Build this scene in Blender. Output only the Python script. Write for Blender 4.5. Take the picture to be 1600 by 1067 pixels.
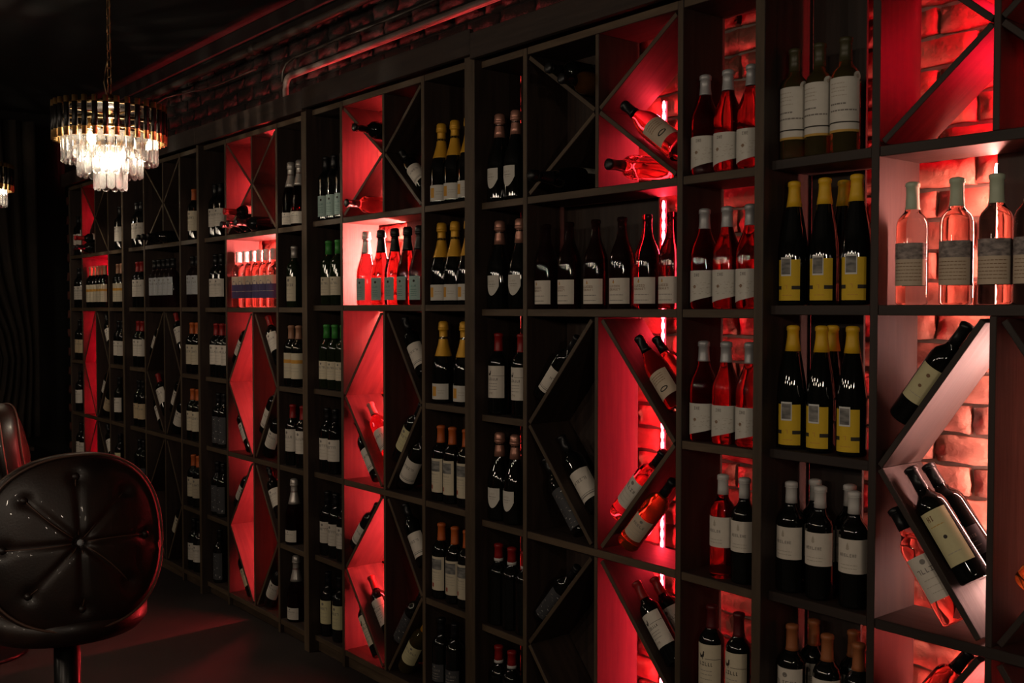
import bpy, bmesh, math, random
from mathutils import Vector, Matrix

R = math.radians
rnd = random.Random(7)
scene = bpy.context.scene
for o in list(bpy.data.objects):
    bpy.data.objects.remove(o)
COL = scene.collection

# ------------------------------------------------------------------ camera, world, exposure, lamps
D0, EYE, FPX = 2.3, 1.62, 1600.0
YAW, PITCH = R(50.93), R(-1.82)
cam_d = bpy.data.cameras.new('camera'); cam = bpy.data.objects.new('camera', cam_d); COL.objects.link(cam)
cam.location = (0, -D0, EYE)
cam.rotation_euler = (math.pi/2 + PITCH, 0, YAW)
cam_d.sensor_width = 36.0; cam_d.lens = 36.0*FPX/1600.0; cam_d.clip_start = .05
scene.camera = cam
scene.view_settings.view_transform = 'Standard'
scene.view_settings.look = 'None'
scene.view_settings.gamma = 1.0
scene.view_settings.use_curve_mapping = False
scene.view_settings.exposure = 0.0
scene.cycles.use_denoising = True
scene.cycles.max_bounces = 8
scene.cycles.transmission_bounces = 8
scene.cycles.glossy_bounces = 4
scene.cycles.diffuse_bounces = 3
scene.cycles.transparent_max_bounces = 12
scene.cycles.sample_clamp_indirect = 4.0
scene.cycles.caustics_refractive = False
scene.cycles.caustics_reflective = False
w = bpy.data.worlds.new('world'); scene.world = w; w.use_nodes = True
w.node_tree.nodes['Background'].inputs[0].default_value = (.5, .32, .25, 1)
w.node_tree.nodes['Background'].inputs[1].default_value = .004

def point_lamp(name, loc, watts, radius=.05, color=(1, .86, .70)):
    l = bpy.data.lights.new(name, 'POINT'); l.energy = watts; l.shadow_soft_size = radius; l.color = color
    o = bpy.data.objects.new(name, l); COL.objects.link(o); o.location = loc
    return o
# the other pendant lamps of the bar, behind and beside the camera
for lx_, ly_, lz_, lw_ in ((.95,-2.05,2.05,17), (1.5,-3.0,2.2,12), (.3,-3.9,2.25,14), (-.7,-4.6,2.25,17), (-1.6,-3.9,2.25,19), (-2.6,-4.7,2.25,20),
                           (-3.7,-3.9,2.25,16), (-4.7,-4.7,2.25,14), (-6.0,-3.6,2.25,12), (-7.2,-2.6,2.25,6)):
    point_lamp('pendant_lamp_light', (lx_, ly_, lz_), lw_*1.2, .06, (1,.81,.62))

# ------------------------------------------------------------------ photo geometry helpers (true pinhole of the camera above)
_fw = Vector((-math.sin(YAW)*math.cos(PITCH), math.cos(YAW)*math.cos(PITCH), math.sin(PITCH)))
_rt = Vector((math.cos(YAW), math.sin(YAW), 0)); _up = _rt.cross(_fw)
def proj(p):
    d = Vector(p) - Vector((0, -D0, EYE)); z = d.dot(_fw)
    return 800 + FPX*d.dot(_rt)/z, 533.5 - FPX*d.dot(_up)/z
def at_y(px, py, y):
    d = _fw + _rt*((px-800)/FPX) + _up*((533.5-py)/FPX)
    return Vector((0, -D0, EYE)) + d*((D0+y)/d.y)
def at_z(px, py, z):
    d = _fw + _rt*((px-800)/FPX) + _up*((533.5-py)/FPX)
    return Vector((0, -D0, EYE)) + d*((z-EYE)/d.z)
def wx(px, y=0.0, z=EYE):
    x = at_y(px, 482, y).x
    for _ in range(3):
        a = proj((x, y, z))[0]; b = proj((x+.01, y, z))[0]
        x += (px-a)*.01/(b-a)
    return x

# ------------------------------------------------------------------ materials
MATS = {}
def mat(name, color=(.5,.5,.5), rough=.5, metal=0., trans=0., ior=1.45, emis=None, estr=0., coat=0., spec=.5):
    m = bpy.data.materials.new(name); m.use_nodes = True
    b = m.node_tree.nodes['Principled BSDF']
    b.inputs['Base Color'].default_value = (*color, 1)
    b.inputs['Roughness'].default_value = rough
    b.inputs['Metallic'].default_value = metal
    b.inputs['Transmission Weight'].default_value = trans
    b.inputs['IOR'].default_value = ior
    b.inputs['Coat Weight'].default_value = coat
    b.inputs['Specular IOR Level'].default_value = spec
    if emis:
        b.inputs['Emission Color'].default_value = (*emis, 1); b.inputs['Emission Strength'].default_value = estr
    MATS[name] = m
    return m
def noisy(name, c0, c1, scale=(8,8,8), rough=.6, bump=.0, detail=4., coat=0., rrand=.0, bscale=None, rough2=None):
    m = mat(name, c0, rough, coat=coat); nt = m.node_tree; b = nt.nodes['Principled BSDF']
    tc = nt.nodes.new('ShaderNodeTexCoord'); mp = nt.nodes.new('ShaderNodeMapping'); mp.inputs['Scale'].default_value = scale
    nz = nt.nodes.new('ShaderNodeTexNoise'); nz.inputs['Scale'].default_value = 1.; nz.inputs['Detail'].default_value = detail
    nt.links.new(tc.outputs['Object'], mp.inputs['Vector'])
    oi = nt.nodes.new('ShaderNodeObjectInfo'); va = nt.nodes.new('ShaderNodeVectorMath'); va.operation = 'ADD'
    sc_ = nt.nodes.new('ShaderNodeMath'); sc_.operation = 'MULTIPLY'; sc_.inputs[1].default_value = 37.
    nt.links.new(oi.outputs['Random'], sc_.inputs[0])
    nt.links.new(mp.outputs['Vector'], va.inputs[0]); nt.links.new(sc_.outputs[0], va.inputs[1])
    nt.links.new(va.outputs[0], nz.inputs['Vector'])
    cr = nt.nodes.new('ShaderNodeValToRGB')
    cr.color_ramp.elements[0].position = .3; cr.color_ramp.elements[0].color = (*c0, 1)
    cr.color_ramp.elements[1].position = .7; cr.color_ramp.elements[1].color = (*c1, 1)
    nt.links.new(nz.outputs['Fac'], cr.inputs['Fac'])
    out = cr.outputs['Color']
    if rrand:
        hv = nt.nodes.new('ShaderNodeHueSaturation'); mr = nt.nodes.new('ShaderNodeMapRange')
        mr.inputs['To Min'].default_value = 1-rrand; mr.inputs['To Max'].default_value = 1+rrand
        nt.links.new(oi.outputs['Random'], mr.inputs['Value']); nt.links.new(mr.outputs[0], hv.inputs['Value'])
        nt.links.new(out, hv.inputs['Color']); out = hv.outputs['Color']
    nt.links.new(out, b.inputs['Base Color'])
    if rough2 is not None:
        mr2 = nt.nodes.new('ShaderNodeMapRange'); mr2.inputs['To Min'].default_value = rough; mr2.inputs['To Max'].default_value = rough2
        nt.links.new(nz.outputs['Fac'], mr2.inputs['Value']); nt.links.new(mr2.outputs[0], b.inputs['Roughness'])
    if bump:
        bp = nt.nodes.new('ShaderNodeBump'); bp.inputs['Strength'].default_value = bump; bp.inputs['Distance'].default_value = .004
        if bscale:
            nb = nt.nodes.new('ShaderNodeTexNoise'); nb.inputs['Scale'].default_value = bscale; nb.inputs['Detail'].default_value = 5
            nt.links.new(tc.outputs['Object'], nb.inputs['Vector']); nt.links.new(nb.outputs['Fac'], bp.inputs['Height'])
        else:
            nt.links.new(nz.outputs['Fac'], bp.inputs['Height'])
        nt.links.new(bp.outputs['Normal'], b.inputs['Normal'])
    return m

noisy('wood', (.020,.0115,.0088), (.042,.025,.018), (40,40,4), .6, .25, rrand=.15)
noisy('wood_dark', (.016,.0095,.0075), (.032,.019,.014), (40,40,4), .6, .25, rrand=.15)      # darker wood for the nearest rack, front edges included
noisy('wood_edge', (.058,.037,.021), (.105,.070,.041), (40,40,6), .6, .25, rrand=.2)      # raw front edges of the stained boards       # grain along local z
noisy('brick', (.26,.085,.06), (.42,.17,.12), (14,14,14), .85, 1., rrand=.3, bscale=45)
noisy('brick_shaded', (.007,.004,.0035), (.020,.010,.008), (14,14,14), .9, .9, rrand=.4, bscale=60)  # darkened copy of the brick, standing in for shade on the upper wall
noisy('mortar', (.25,.20,.17), (.38,.31,.27), (20,20,20), .9, .5)
noisy('floor', (.006,.0034,.0025), (.015,.007,.005), (5,5,5), .7, .2, rough2=.85)
noisy('dark_plaster', (.004,.0035,.003), (.008,.007,.006), (3,3,3), .85, .3)
noisy('ceiling_paint', (.003,.0028,.0025), (.007,.006,.005), (4,4,4), .8, .6, bscale=9)
noisy('leather', (.008,.004,.003), (.022,.009,.005), (9,9,9), .36, .12, coat=.14, bscale=160, rough2=.5)
noisy('drape', (.008,.005,.003), (.018,.012,.007), (6,6,6), .9, .2)
noisy('pipe_metal', (.030,.022,.018), (.06,.045,.037), (12,12,12), .45, .2)
noisy('conduit_metal', (.11,.08,.07), (.19,.14,.125), (12,12,12), .45, .2)
mat('seam', (.09,.045,.03), .5)
mat('crystal_button', (.9,.95,1), .05, trans=.6)
mat('black_metal', (.012,.011,.011), .3, .6)
mat('gold', (.80,.52,.20), .38, 1.)
mat('brass_dark', (.30,.20,.09), .35, 1.)
mat('cord', (.20,.13,.06), .6)
mat('bulb', (1,.9,.75), .3, emis=(1,.80,.55), estr=55)
# crystal: half clear, half refracting so that the bulbs' light passes
m = bpy.data.materials.new('crystal'); m.use_nodes = True; MATS['crystal'] = m
nt = m.node_tree; nt.nodes.clear()
o_ = nt.nodes.new('ShaderNodeOutputMaterial'); mx = nt.nodes.new('ShaderNodeMixShader'); mx.inputs[0].default_value = .72
tr = nt.nodes.new('ShaderNodeBsdfTransparent'); gl = nt.nodes.new('ShaderNodeBsdfGlass'); gl.inputs['IOR'].default_value = 1.5; gl.inputs['Roughness'].default_value = .10
nt.links.new(tr.outputs[0], mx.inputs[1]); nt.links.new(gl.outputs[0], mx.inputs[2]); tl = nt.nodes.new('ShaderNodeBsdfTranslucent'); m2 = nt.nodes.new('ShaderNodeMixShader'); m2.inputs[0].default_value = .05
nt.links.new(mx.outputs[0], m2.inputs[1]); nt.links.new(tl.outputs[0], m2.inputs[2]); nt.links.new(m2.outputs[0], o_.inputs[0])
# glass (each bottle is glass filled with wine: one refracting body)
mat('glass_black', (.004,.0045,.004), .02, coat=.3)
mat('glass_green', (.010,.016,.006), .02, coat=.3)
mat('glass_smoke', (.10,.035,.035), .02, trans=.92, ior=1.36)
mat('glass_rose', (.93,.33,.32), .01, trans=1, ior=1.34)
mat('glass_rose_deep', (.66,.10,.11), .01, trans=1, ior=1.34)
mat('glass_rose_dark', (.42,.05,.06), .01, trans=1, ior=1.34)
mat('glass_pale', (.97,.72,.64), .01, trans=1, ior=1.34)
mat('glass_straw', (.34,.26,.09), .01, trans=.9, ior=1.34)
mat('glass_amber', (.55,.22,.05), .01, trans=.9, ior=1.34)
# capsules, labels, ink
mat('foil_gold', (.70,.37,.03), .42, .25); mat('foil_yellow', (.78,.46,.02), .5); mat('foil_copper', (.55,.27,.20), .35, .6)
mat('foil_silver', (.62,.58,.54), .35, .6); mat('foil_black', (.008,.008,.009), .35); mat('foil_red', (.28,.012,.012), .4)
mat('foil_orange', (.55,.12,.025), .45); mat('foil_green', (.05,.26,.05), .4); mat('foil_white', (.62,.60,.58), .45)
mat('foil_grey', (.42,.42,.43), .4, .3); mat('foil_pale_green', (.50,.56,.42), .45); mat('foil_rust', (.36,.12,.045), .45)
mat('foil_olive', (.05,.045,.02), .4); mat('foil_wine', (.09,.008,.010), .4); mat('foil_tan', (.40,.20,.12), .45)
mat('foil_pink', (.55,.18,.16), .4)
mat('cork', (.40,.26,.15), .8)
for n_, c in dict(paper=(.66,.63,.57), paper_cream=(.68,.60,.45), paper_warm=(.72,.66,.58), paper_tan=(.55,.42,.26), paper_teal=(.36,.50,.46), paper_yellow=(.76,.50,.025),
                  paper_purple=(.055,.04,.12), paper_dark=(.05,.05,.055), paper_straw=(.68,.62,.36), paper_blue_grey=(.48,.50,.52), paper_beige=(.60,.48,.36)).items():
    noisy(n_, tuple(k*.94 for k in c), c, (60,60,60), .7)
for n_, c in dict(ink_black=(.03,.025,.02), ink_grey=(.22,.20,.18), ink_brown=(.22,.12,.06), ink_gold=(.55,.33,.07), ink_orange=(.66,.33,.05), ink_red=(.35,.05,.03),
                  ink_faint=(.45,.40,.33), ink_teal=(.10,.22,.18), ink_white=(.7,.7,.68), ink_blue=(.20,.24,.30)).items():
    mat(n_, c, .7)
MATS['ink_picture'] = noisy('ink_picture', (.10,.10,.10), (.30,.29,.27), (34,34,90), .7, detail=1.)
MATS['ink_landscape'] = noisy('ink_landscape', (.12,.10,.10), (.42,.35,.32), (60,60,120), .7)

# ------------------------------------------------------------------ mesh helpers
def mesh_obj(name, me, parent=None, loc=(0,0,0), rot=(0,0,0)):
    o = bpy.data.objects.new(name, me); COL.objects.link(o)
    o.location = loc; o.rotation_euler = rot
    if parent is not None: o.parent = parent
    return o
def make_mesh(name, verts, faces, mats, smooth=False, fm=None):
    me = bpy.data.meshes.new(name); me.from_pydata([tuple(v) for v in verts], [], faces)
    for mm in (mats if isinstance(mats, (list, tuple)) else [mats]): me.materials.append(MATS[mm])
    if fm: me.polygons.foreach_set('material_index', fm)
    if smooth: me.polygons.foreach_set('use_smooth', [True]*len(me.polygons))
    me.update(); return me
def empty(name, loc, rotz=0):
    o = bpy.data.objects.new(name, None); COL.objects.link(o); o.location = loc; o.rotation_euler = (0,0,rotz)
    o.empty_display_size = .05
    return o
def tag(o, label, cat, group=None, kind=None):
    o['label'] = label
    if cat: o['category'] = cat
    if group: o['group'] = group
    if kind: o['kind'] = kind
    return o
_boxes = {}
def box_mesh(sx, sy, sz, m, bev=.0015):
    k = (round(sx,4), round(sy,4), round(sz,4), m)
    if k in _boxes: return _boxes[k]
    bm = bmesh.new(); bmesh.ops.create_cube(bm, size=1)
    for v in bm.verts: v.co = Vector((v.co.x*sx, v.co.y*sy, v.co.z*sz))
    if bev: bmesh.ops.bevel(bm, geom=bm.edges[:], offset=min(bev, .3*min(sx,sy,sz)), segments=1, affect='EDGES')
    me = bpy.data.meshes.new('board'); bm.to_mesh(me); bm.free(); me.materials.append(MATS[m])
    if m == 'wood' and sx < .09:
        me.materials.append(MATS['wood_edge']); me.polygons.foreach_set('material_index', [1 if p.normal.y < -.9 else 0 for p in me.polygons])
    _boxes[k] = me
    return me
def lathe_data(prof, seg=28):
    vs, fs = [], []
    n = len(prof)
    for (r, z) in prof:
        if r < 1e-6: vs.append([(0,0,z)])
        else: vs.append([(r*math.cos(2*math.pi*i/seg), r*math.sin(2*math.pi*i/seg), z) for i in range(seg)])
    idx, flat = [], []
    for ring in vs:
        idx.append(list(range(len(flat), len(flat)+len(ring)))); flat += ring
    for a, b in zip(idx[:-1], idx[1:]):
        for i in range(seg):
            j = (i+1) % seg
            if len(a) == 1 and len(b) == 1: continue
            if len(a) == 1: fs.append((a[0], b[j], b[i]))
            elif len(b) == 1: fs.append((a[i], a[j], b[0]))
            else: fs.append((a[i], a[j], b[j], b[i]))
    return flat, fs
def lathe(name, prof, m, seg=28):
    v, f = lathe_data(prof, seg); return make_mesh(name, v, f, m, True)
def tube_data(pts, r, seg=8):
    pts = [Vector(p) for p in pts]; vs, fs = [], []
    n = len(pts)
    for i, p in enumerate(pts):
        t = (pts[min(i+1,n-1)]-pts[max(i-1,0)]).normalized()
        a = t.cross(Vector((0,0,1)));
        if a.length < .05: a = t.cross(Vector((0,1,0)))
        a.normalize(); b = t.cross(a)
        for k in range(seg):
            q = 2*math.pi*k/seg; vs.append(p + (a*math.cos(q)+b*math.sin(q))*r)
    for i in range(n-1):
        for k in range(seg):
            j = (k+1) % seg; fs.append((i*seg+k, i*seg+j, (i+1)*seg+j, (i+1)*seg+k))
    fs.append(tuple(range(seg))[::-1]); fs.append(tuple(range((n-1)*seg, n*seg)))
    return vs, fs
def tube(name, pts, r, m, seg=8):
    v, f = tube_data(pts, r, seg); return make_mesh(name, v, f, m, True)

# ------------------------------------------------------------------ the room
XL, XR, YF, YB, ZC = -9.2, 2.6, -6.0, .29, 3.25
def struct(name, me, loc=(0,0,0), parent=None):
    o = mesh_obj(name, me, parent, loc); o['kind'] = 'structure'; return o
tag(struct('floor', box_mesh(XR-XL, YB-YF+.3, .1, 'floor'), ((XL+XR)/2, (YF+YB)/2, -.05)), 'dark reddish brown floor below the wine racks', None)
tag(struct('ceiling', box_mesh(XR-XL, YB-YF+.3, .1, 'ceiling_paint'), ((XL+XR)/2, (YF+YB)/2, ZC+.05)), 'black painted ceiling above the wine racks', None)
tag(struct('wall_left', box_mesh(.1, YB-YF, ZC, 'dark_plaster'), (XL-.05, (YF+YB)/2, ZC/2)), 'dark end wall beyond the far end of the racks', None)
tag(struct('wall_right', box_mesh(.1, YB-YF, ZC, 'dark_plaster'), (XR+.05, (YF+YB)/2, ZC/2)), 'dark wall at the near end of the racks', None)
tag(struct('wall_front', box_mesh(XR-XL, .1, ZC, 'dark_plaster'), ((XL+XR)/2, YF-.05, ZC/2)), 'dark wall opposite the racks', None)
wall = struct('wall_back', box_mesh(XR-XL, .1, ZC, 'mortar'), ((XL+XR)/2, YB+.05, ZC/2))
tag(wall, 'red brick wall with pale mortar behind the wine racks', None)
mesh_obj('shaded_mortar', box_mesh(XR-XL, .004, ZC-2.62, 'brick_shaded', 0), wall, (0, -.052, (ZC+2.62)/2-ZC/2))  # dark sheet over the upper joints, shade put into its colour
tag(struct('trim_1', box_mesh(XR-XL, .034, .085, 'dark_plaster', .004), ((XL+XR)/2, YB-.018, ZC-.044)), 'dark cornice strip where the brick wall meets the ceiling', None)
# bricks: real blocks; those the photograph shows are parts of their own, the rest one joined part
BL, BH, BG = .205, .068, .012
def brick_data(seed, l=BL, h=BH):
    q = random.Random(seed); nx, nz = 6, 3; vs, fs = [], []
    for j in range(nz+1):
        for i in range(nx+1):
            e = (i in (0,nx)) or (j in (0,nz))
            vs.append((-l/2+l*i/nx + q.uniform(-.004,.004), -.012 + (.005 if e else 0) + q.uniform(-.004,.004), -h/2+h*j/nz+q.uniform(-.003,.003)))
    for j in range(nz):
        for i in range(nx):
            a = j*(nx+1)+i; fs.append((a, a+1, a+nx+2, a+nx+1))
    ring = [i for i in range(nx+1)] + [j*(nx+1)+nx for j in range(1,nz+1)] + [nz*(nx+1)+i for i in range(nx-1,-1,-1)] + [j*(nx+1) for j in range(nz-1,0,-1)]
    b0 = len(vs)
    for k in ring: vs.append((vs[k][0], .02, vs[k][2]))
    for k in range(len(ring)):
        j = (k+1) % len(ring); fs.append((ring[k], b0+k, b0+j, ring[j]))
    return vs, fs
BV = [brick_data(s) for s in range(8)]
BM = [make_mesh('brick', v, f, 'brick', True) for v, f in BV]
BMS = [make_mesh('brick', v, f, 'brick_shaded', True) for v, f in BV]      # same bricks above the racks, with shade put into their colour
SEEN = [(1425,1600,-20,1090,150), (1118,1182,-20,1090,60), (585,645,330,485,14), (225,1000,-10,205,130), (1015,1062,0,1067,60)]
cnt = [0]*len(SEEN); rest_v, rest_f, rest_m = [], [], []
row = 0; z = .02
while z < ZC-.16:
    x = XL + (0 if row % 2 else BL/2)
    while x < XR-.1:
        c = (x+BL/2, YB-.012, z+BH/2); px, py = proj(c)
        done = False
        if c[0] < XR:
            for wi, (a, b, c0, c1, mxn) in enumerate(SEEN):
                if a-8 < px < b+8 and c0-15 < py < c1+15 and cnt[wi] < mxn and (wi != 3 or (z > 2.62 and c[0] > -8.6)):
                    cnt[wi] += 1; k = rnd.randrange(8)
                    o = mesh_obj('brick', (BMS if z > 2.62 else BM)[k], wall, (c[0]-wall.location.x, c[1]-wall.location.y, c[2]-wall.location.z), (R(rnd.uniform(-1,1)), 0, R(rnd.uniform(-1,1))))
                    done = True; break
            if not done:
                k = rnd.randrange(8); b0 = len(rest_v)
                rest_v += [(p[0]+c[0]-wall.location.x, p[1]+c[1]-wall.location.y, p[2]+c[2]-wall.location.z) for p in BV[k][0]]
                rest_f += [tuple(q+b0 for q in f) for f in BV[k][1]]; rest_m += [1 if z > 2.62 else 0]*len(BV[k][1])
        x += BL+BG
    z += BH+BG; row += 1
bo = mesh_obj('bricks_behind_racks', make_mesh('bricks_behind_racks', rest_v, rest_f, ['brick','brick_shaded'], True, rest_m), wall); bo['kind'] = 'stuff'

# ------------------------------------------------------------------ wine racks
LV = {0:.06, 1:EYE-1.177, 2:EYE-.785, 3:EYE-.393, 4:EYE-.003, 5:EYE+.388, 6:EYE+.905}   # shelf centre heights
DEP, TH = .19, .022
ZOFF = [0, 0, -.002, .007, -.010, 0]
def bx(px): return wx(px, 0)
#       shelf start, divider, centre, divider, right post (pixel columns of the front edges at eye level)
COLS = [(111,129,149.3,170,193), (201,226,255.5,282,313.5), (320,353.5,394,433,475), (489,534,599,661,733), (752,820,931,1061,1186), (1203,1365,1551,None,None)]
PLEFT = [191, 311, 472, 726, 1177]; PROUD = .03
BAYS = []
for i, c in enumerate(COLS):
    xs = [bx(p) if p else None for p in c]
    if i == 5: xs[3] = xs[2]+.29; xs[4] = xs[3]+.33
    if i < 5: xs[4] = bx(COLS[i+1][0])-.001
    BAYS.append(xs)
UNIT_NAME = ['leftmost','second','third','fourth','fifth','rightmost']
RACK_LABEL = ['farthest wine rack, at the dark end wall', 'unlit wine rack behind the hanging chandelier', 'red lit wine rack holding the purple-labelled rosés',
              'red lit wine rack holding teal-labelled sparkling rosés', 'wine rack with bright red light strip and long shelf of six bottles', 'nearest wine rack with pale bottles before glowing bricks']
POSTX = []
def board(name, parent, p0, p1, thick, y0, y1, m=None):
    """a plank from p0 to p1 (x,z), its depth from y0 to y1"""
    (xa, za), (xb, zb) = p0, p1; L = math.hypot(xb-xa, zb-za); ang = math.atan2(xb-xa, zb-za)
    pl = parent.location; m = m or ('wood_dark' if parent.name == 'wine_rack.005' else 'wood')
    return mesh_obj(name, box_mesh(thick, y1-y0, L, m), parent, ((xa+xb)/2-pl.x, (y0+y1)/2-pl.y, (za+zb)/2-pl.z), (0, ang, 0))
LIM = {}
GEO = []      # per rack: xl, xc, xr of the X bay
for ui, (s, d1, c, d2, pr) in enumerate(BAYS):
    zo = ZOFF[ui]; lv = {k: v+zo for k, v in LV.items()}
    rack = tag(empty('wine_rack', ((s+pr)/2, .05, 0)), RACK_LABEL[ui], 'wine rack', 'wine racks along the brick wall')
    H = lv[6]+.012
    if ui == 0: board('side_panel', rack, (s-.011, 0), (s-.011, H), TH, 0, .268)
    pw = xs_w = (pr - wx(PLEFT[ui], -PROUD)) if ui < 5 else .05
    pw = max(.03, pw)
    # posts stand proud of the shelves
    board('post', rack, (pr-pw/2, 0), (pr-pw/2, lv[6]+.03), pw, -PROUD, DEP)
    for x in (d1, d2): board('divider_panel', rack, (x, 0), (x, H), TH, 0, DEP)
    pl_ = s if ui == 0 else POSTX[-1]
    POSTX.append(pr)
    prx = pr-pw
    nb = [(pl_, d1-TH/2), (d2+TH/2, prx)]
    for (a, b) in nb:
        for k in range(0, 7): board('shelf', rack, (a+.0005, lv[k]), (b-.0005, lv[k]), TH+.004, 0.002, DEP)
    xa, xb = d1+TH/2, d2-TH/2
    for k in (0, 2, 4, 5, 6): board('shelf', rack, (xa+.0005, lv[k]), (xb-.0005, lv[k]), TH+.004, .002, DEP)
    # kick board and fascia
    board('kick_board', rack, (pl_, .022), (prx, .022), .044, .02, .04)
    fx0, fx1 = (s-.022 if ui == 0 else POSTX[-2]), POSTX[-1]
    board('fascia_board', rack, (fx0+.001, lv[6]+.060), (fx1-.001, lv[6]+.060), .094, -PROUD-.022, -PROUD-.002)
    board('top_board', rack, (fx0+.001, lv[6]+.040), (fx1-.001, lv[6]+.040), .016, -PROUD, .216)
    t2 = TH/2+.002
    for (zb, zt) in ((lv[5]+t2, lv[6]-t2), (lv[2]+t2, lv[4]-t2), (lv[0]+t2, lv[2]-t2)):
        board('centre_panel', rack, (c, zb), (c, zt), .016, .002, DEP)
    # diamonds
    for (kb, km, kt) in ((2, 3, 4), (0, 1, 2)):
        zb, zt = lv[kb]+t2+.004, lv[kt]-t2-.004; zm = (lv[kb]+lv[kt])/2
        for sx, xw in ((-1, xa+.008), (1, xb-.008)):
            xc_ = c+sx*.024
            board('diagonal_board', rack, (xw, zm+.004), (xc_, zt-.006), .016, .004, DEP-.002)
            board('diagonal_board', rack, (xc_, zb+.006), (xw, zm-.004), .016, .004, DEP-.002)
    # the X at the top
    zb, zt = lv[5]+t2, lv[6]-t2; zm = (zb+zt)/2
    for sx, xw in ((-1, xa+.008), (1, xb-.008)):
        board('diagonal_board', rack, (c+sx*.012, zm+.006), (xw, zt-.010), .016, .004, DEP-.002)
        board('diagonal_board', rack, (xw, zb+.010), (c+sx*.012, zm-.006), .016, .004, DEP-.002)
    GEO.append((xa, c, xb, lv)); LIM[(ui,'L')] = nb[0]; LIM[(ui,'R')] = nb[1]; LIM[(ui,'X')] = (xa, xb)
    # back panels
    def back(a, b, k0=0, k1=6, e0=.008, e1=.008): board('back_panel', rack, ((a-e0+b+e1)/2, lv[k0]), ((a-e0+b+e1)/2, lv[k1]), b-a+e0+e1, DEP, DEP+.008)
    (a0, b0), (a1, b1) = nb
    yb_ = DEP+.005
    if ui == 5: back(wx(1268, yb_), wx(1352, yb_), 0, 6, 0, 0)
    else: back(a0, b0, 0, 6, 0)
    if ui != 4: back(a1, b1)
    if ui == 0: back(c+.02, xb)
    if ui == 1: back(xa, xb)
    if ui == 3: back(c+.03, xb, 0, 4); back(wx(637, yb_), xb, 4, 5, 0); back(c+.03, xb, 5, 6)
    if ui == 4: back(xa, c-.009, 0, 6, .008, .008); back(c-.001, wx(1030, yb_), 4, 5, 0, 0)
    if ui == 5: back(wx(1556, yb_), xb, 4, 5, 0)

# ------------------------------------------------------------------ light strips fixed to the wall behind the racks
def led(name, x, z0, z1, color, strength, label, y=.232, wdt=.009):
    r = tag(empty(name, (x, y, z0)), label, 'light strip', 'red light strips behind the racks')
    mesh_obj('tape', box_mesh(.014, .002, z1-z0, 'black_metal', 0), r, (0, .008, (z1-z0)/2))
    mn = name+'_glow_'+str(len(MATS)); mat(mn, (1,.5,.5), .5, emis=color, estr=strength)
    n = max(4, int((z1-z0)/.033)); prof = []
    h = z1-z0
    for i in range(n):
        za = h*i/n; prof += [(wdt*.28, za+.0005), (wdt*.62, za+h/n*.35), (wdt*.62, za+h/n*.65)]
    prof = [(0, 0)]+prof+[(wdt*.28, h), (0, h+.001)]
    mesh_obj('diodes', lathe('diodes', prof, mn, 6), r)
RED = (1., .006, .026); HOT = (1., .045, .050); PINK = (1., .50, .42)
zt_ = LV[6]-.03
def half(ui, f): return GEO[ui][0]*(1-f)+GEO[ui][1]*f
def leds(ui, x, spec, where):
    for (a, b, col, st, nm) in spec: led('light_strip', x, LV[a]+.03 if a else .09, LV[b]-.03, col, st, f'{nm} red light strip {where}')
leds(0, half(0,.6), [(0,2,RED,330,'bottom'),(2,4,RED,420,'third'),(4,6,RED,380,'upper')], 'hidden in the farthest rack')
leds(2, half(2,.93), [(0,2,HOT,520,'bottom'),(2,4,HOT,560,'third'),(4,5,(1,.16,.14),2400,'second'),(5,6,HOT,800,'top')], 'behind the rack with purple-labelled rosés')
leds(3, half(3,.70), [(0,2,HOT,620,'bottom'),(2,4,HOT,620,'third'),(5,6,HOT,760,'top')], 'behind the rack with teal-labelled rosés')
leds(3, wx(643,.232), [(4,5,(1,.20,.17),4200,'second')], 'behind the rack with teal-labelled rosés')
leds(4, wx(1036,.232), [(0,5,(1,.025,.045),150,'long bright')], 'beside the six-bottle shelf')
led('light_strip', wx(1036,.232), LV[5]+.02, zt_-.19, (1,.03,.05), 200, 'short bright red light strip above the six-bottle shelf')
leds(5, half(5,.86), [(0,2,(1,.13,.11),300,'bottom'),(2,4,PINK,260,'third'),(5,6,RED,330,'top')], 'behind the nearest rack')
leds(5, wx(1554,.232), [(4,5,(1,.33,.26),300,'second')], 'behind the nearest rack')

# ------------------------------------------------------------------ bottles
PROF = {
 'bordeaux': [(0,.004),(.03,0),(.0352,.001),(.0374,.005),(.0377,.012),(.0377,.186),(.0366,.199),(.0322,.211),(.0245,.220),(.0185,.228),(.0158,.238),(.0146,.262),(.0144,.286),(.0165,.2875),(.0165,.296),(.0145,.2985),(.008,.300),(0,.300)],
 'burgundy': [(0,.004),(.032,0),(.0378,.001),(.0403,.006),(.0407,.014),(.0407,.148),(.0398,.162),(.0368,.178),(.0315,.194),(.0252,.209),(.0198,.224),(.0166,.239),(.0150,.258),(.0146,.279),(.0166,.2805),(.0166,.290),(.0146,.2935),(.008,.295),(0,.295)],
 'champagne': [(0,.004),(.035,0),(.0410,.001),(.0438,.006),(.0444,.015),(.0444,.130),(.0430,.148),(.0388,.168),(.0322,.190),(.0254,.212),(.0204,.234),(.0174,.258),(.0160,.280),(.0158,.292),(.0188,.293),(.0188,.303),(.0175,.308),(.0175,.318),(.012,.323),(0,.324)],
 'hock': [(0,.004),(.03,0),(.0360,.001),(.0384,.006),(.0388,.014),(.0388,.128),(.0380,.148),(.0352,.176),(.0308,.206),(.0255,.236),(.0205,.264),(.0168,.288),(.0150,.304),(.0146,.320),(.0164,.3215),(.0164,.330),(.0146,.3335),(.008,.335),(0,.335)],
}
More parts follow.
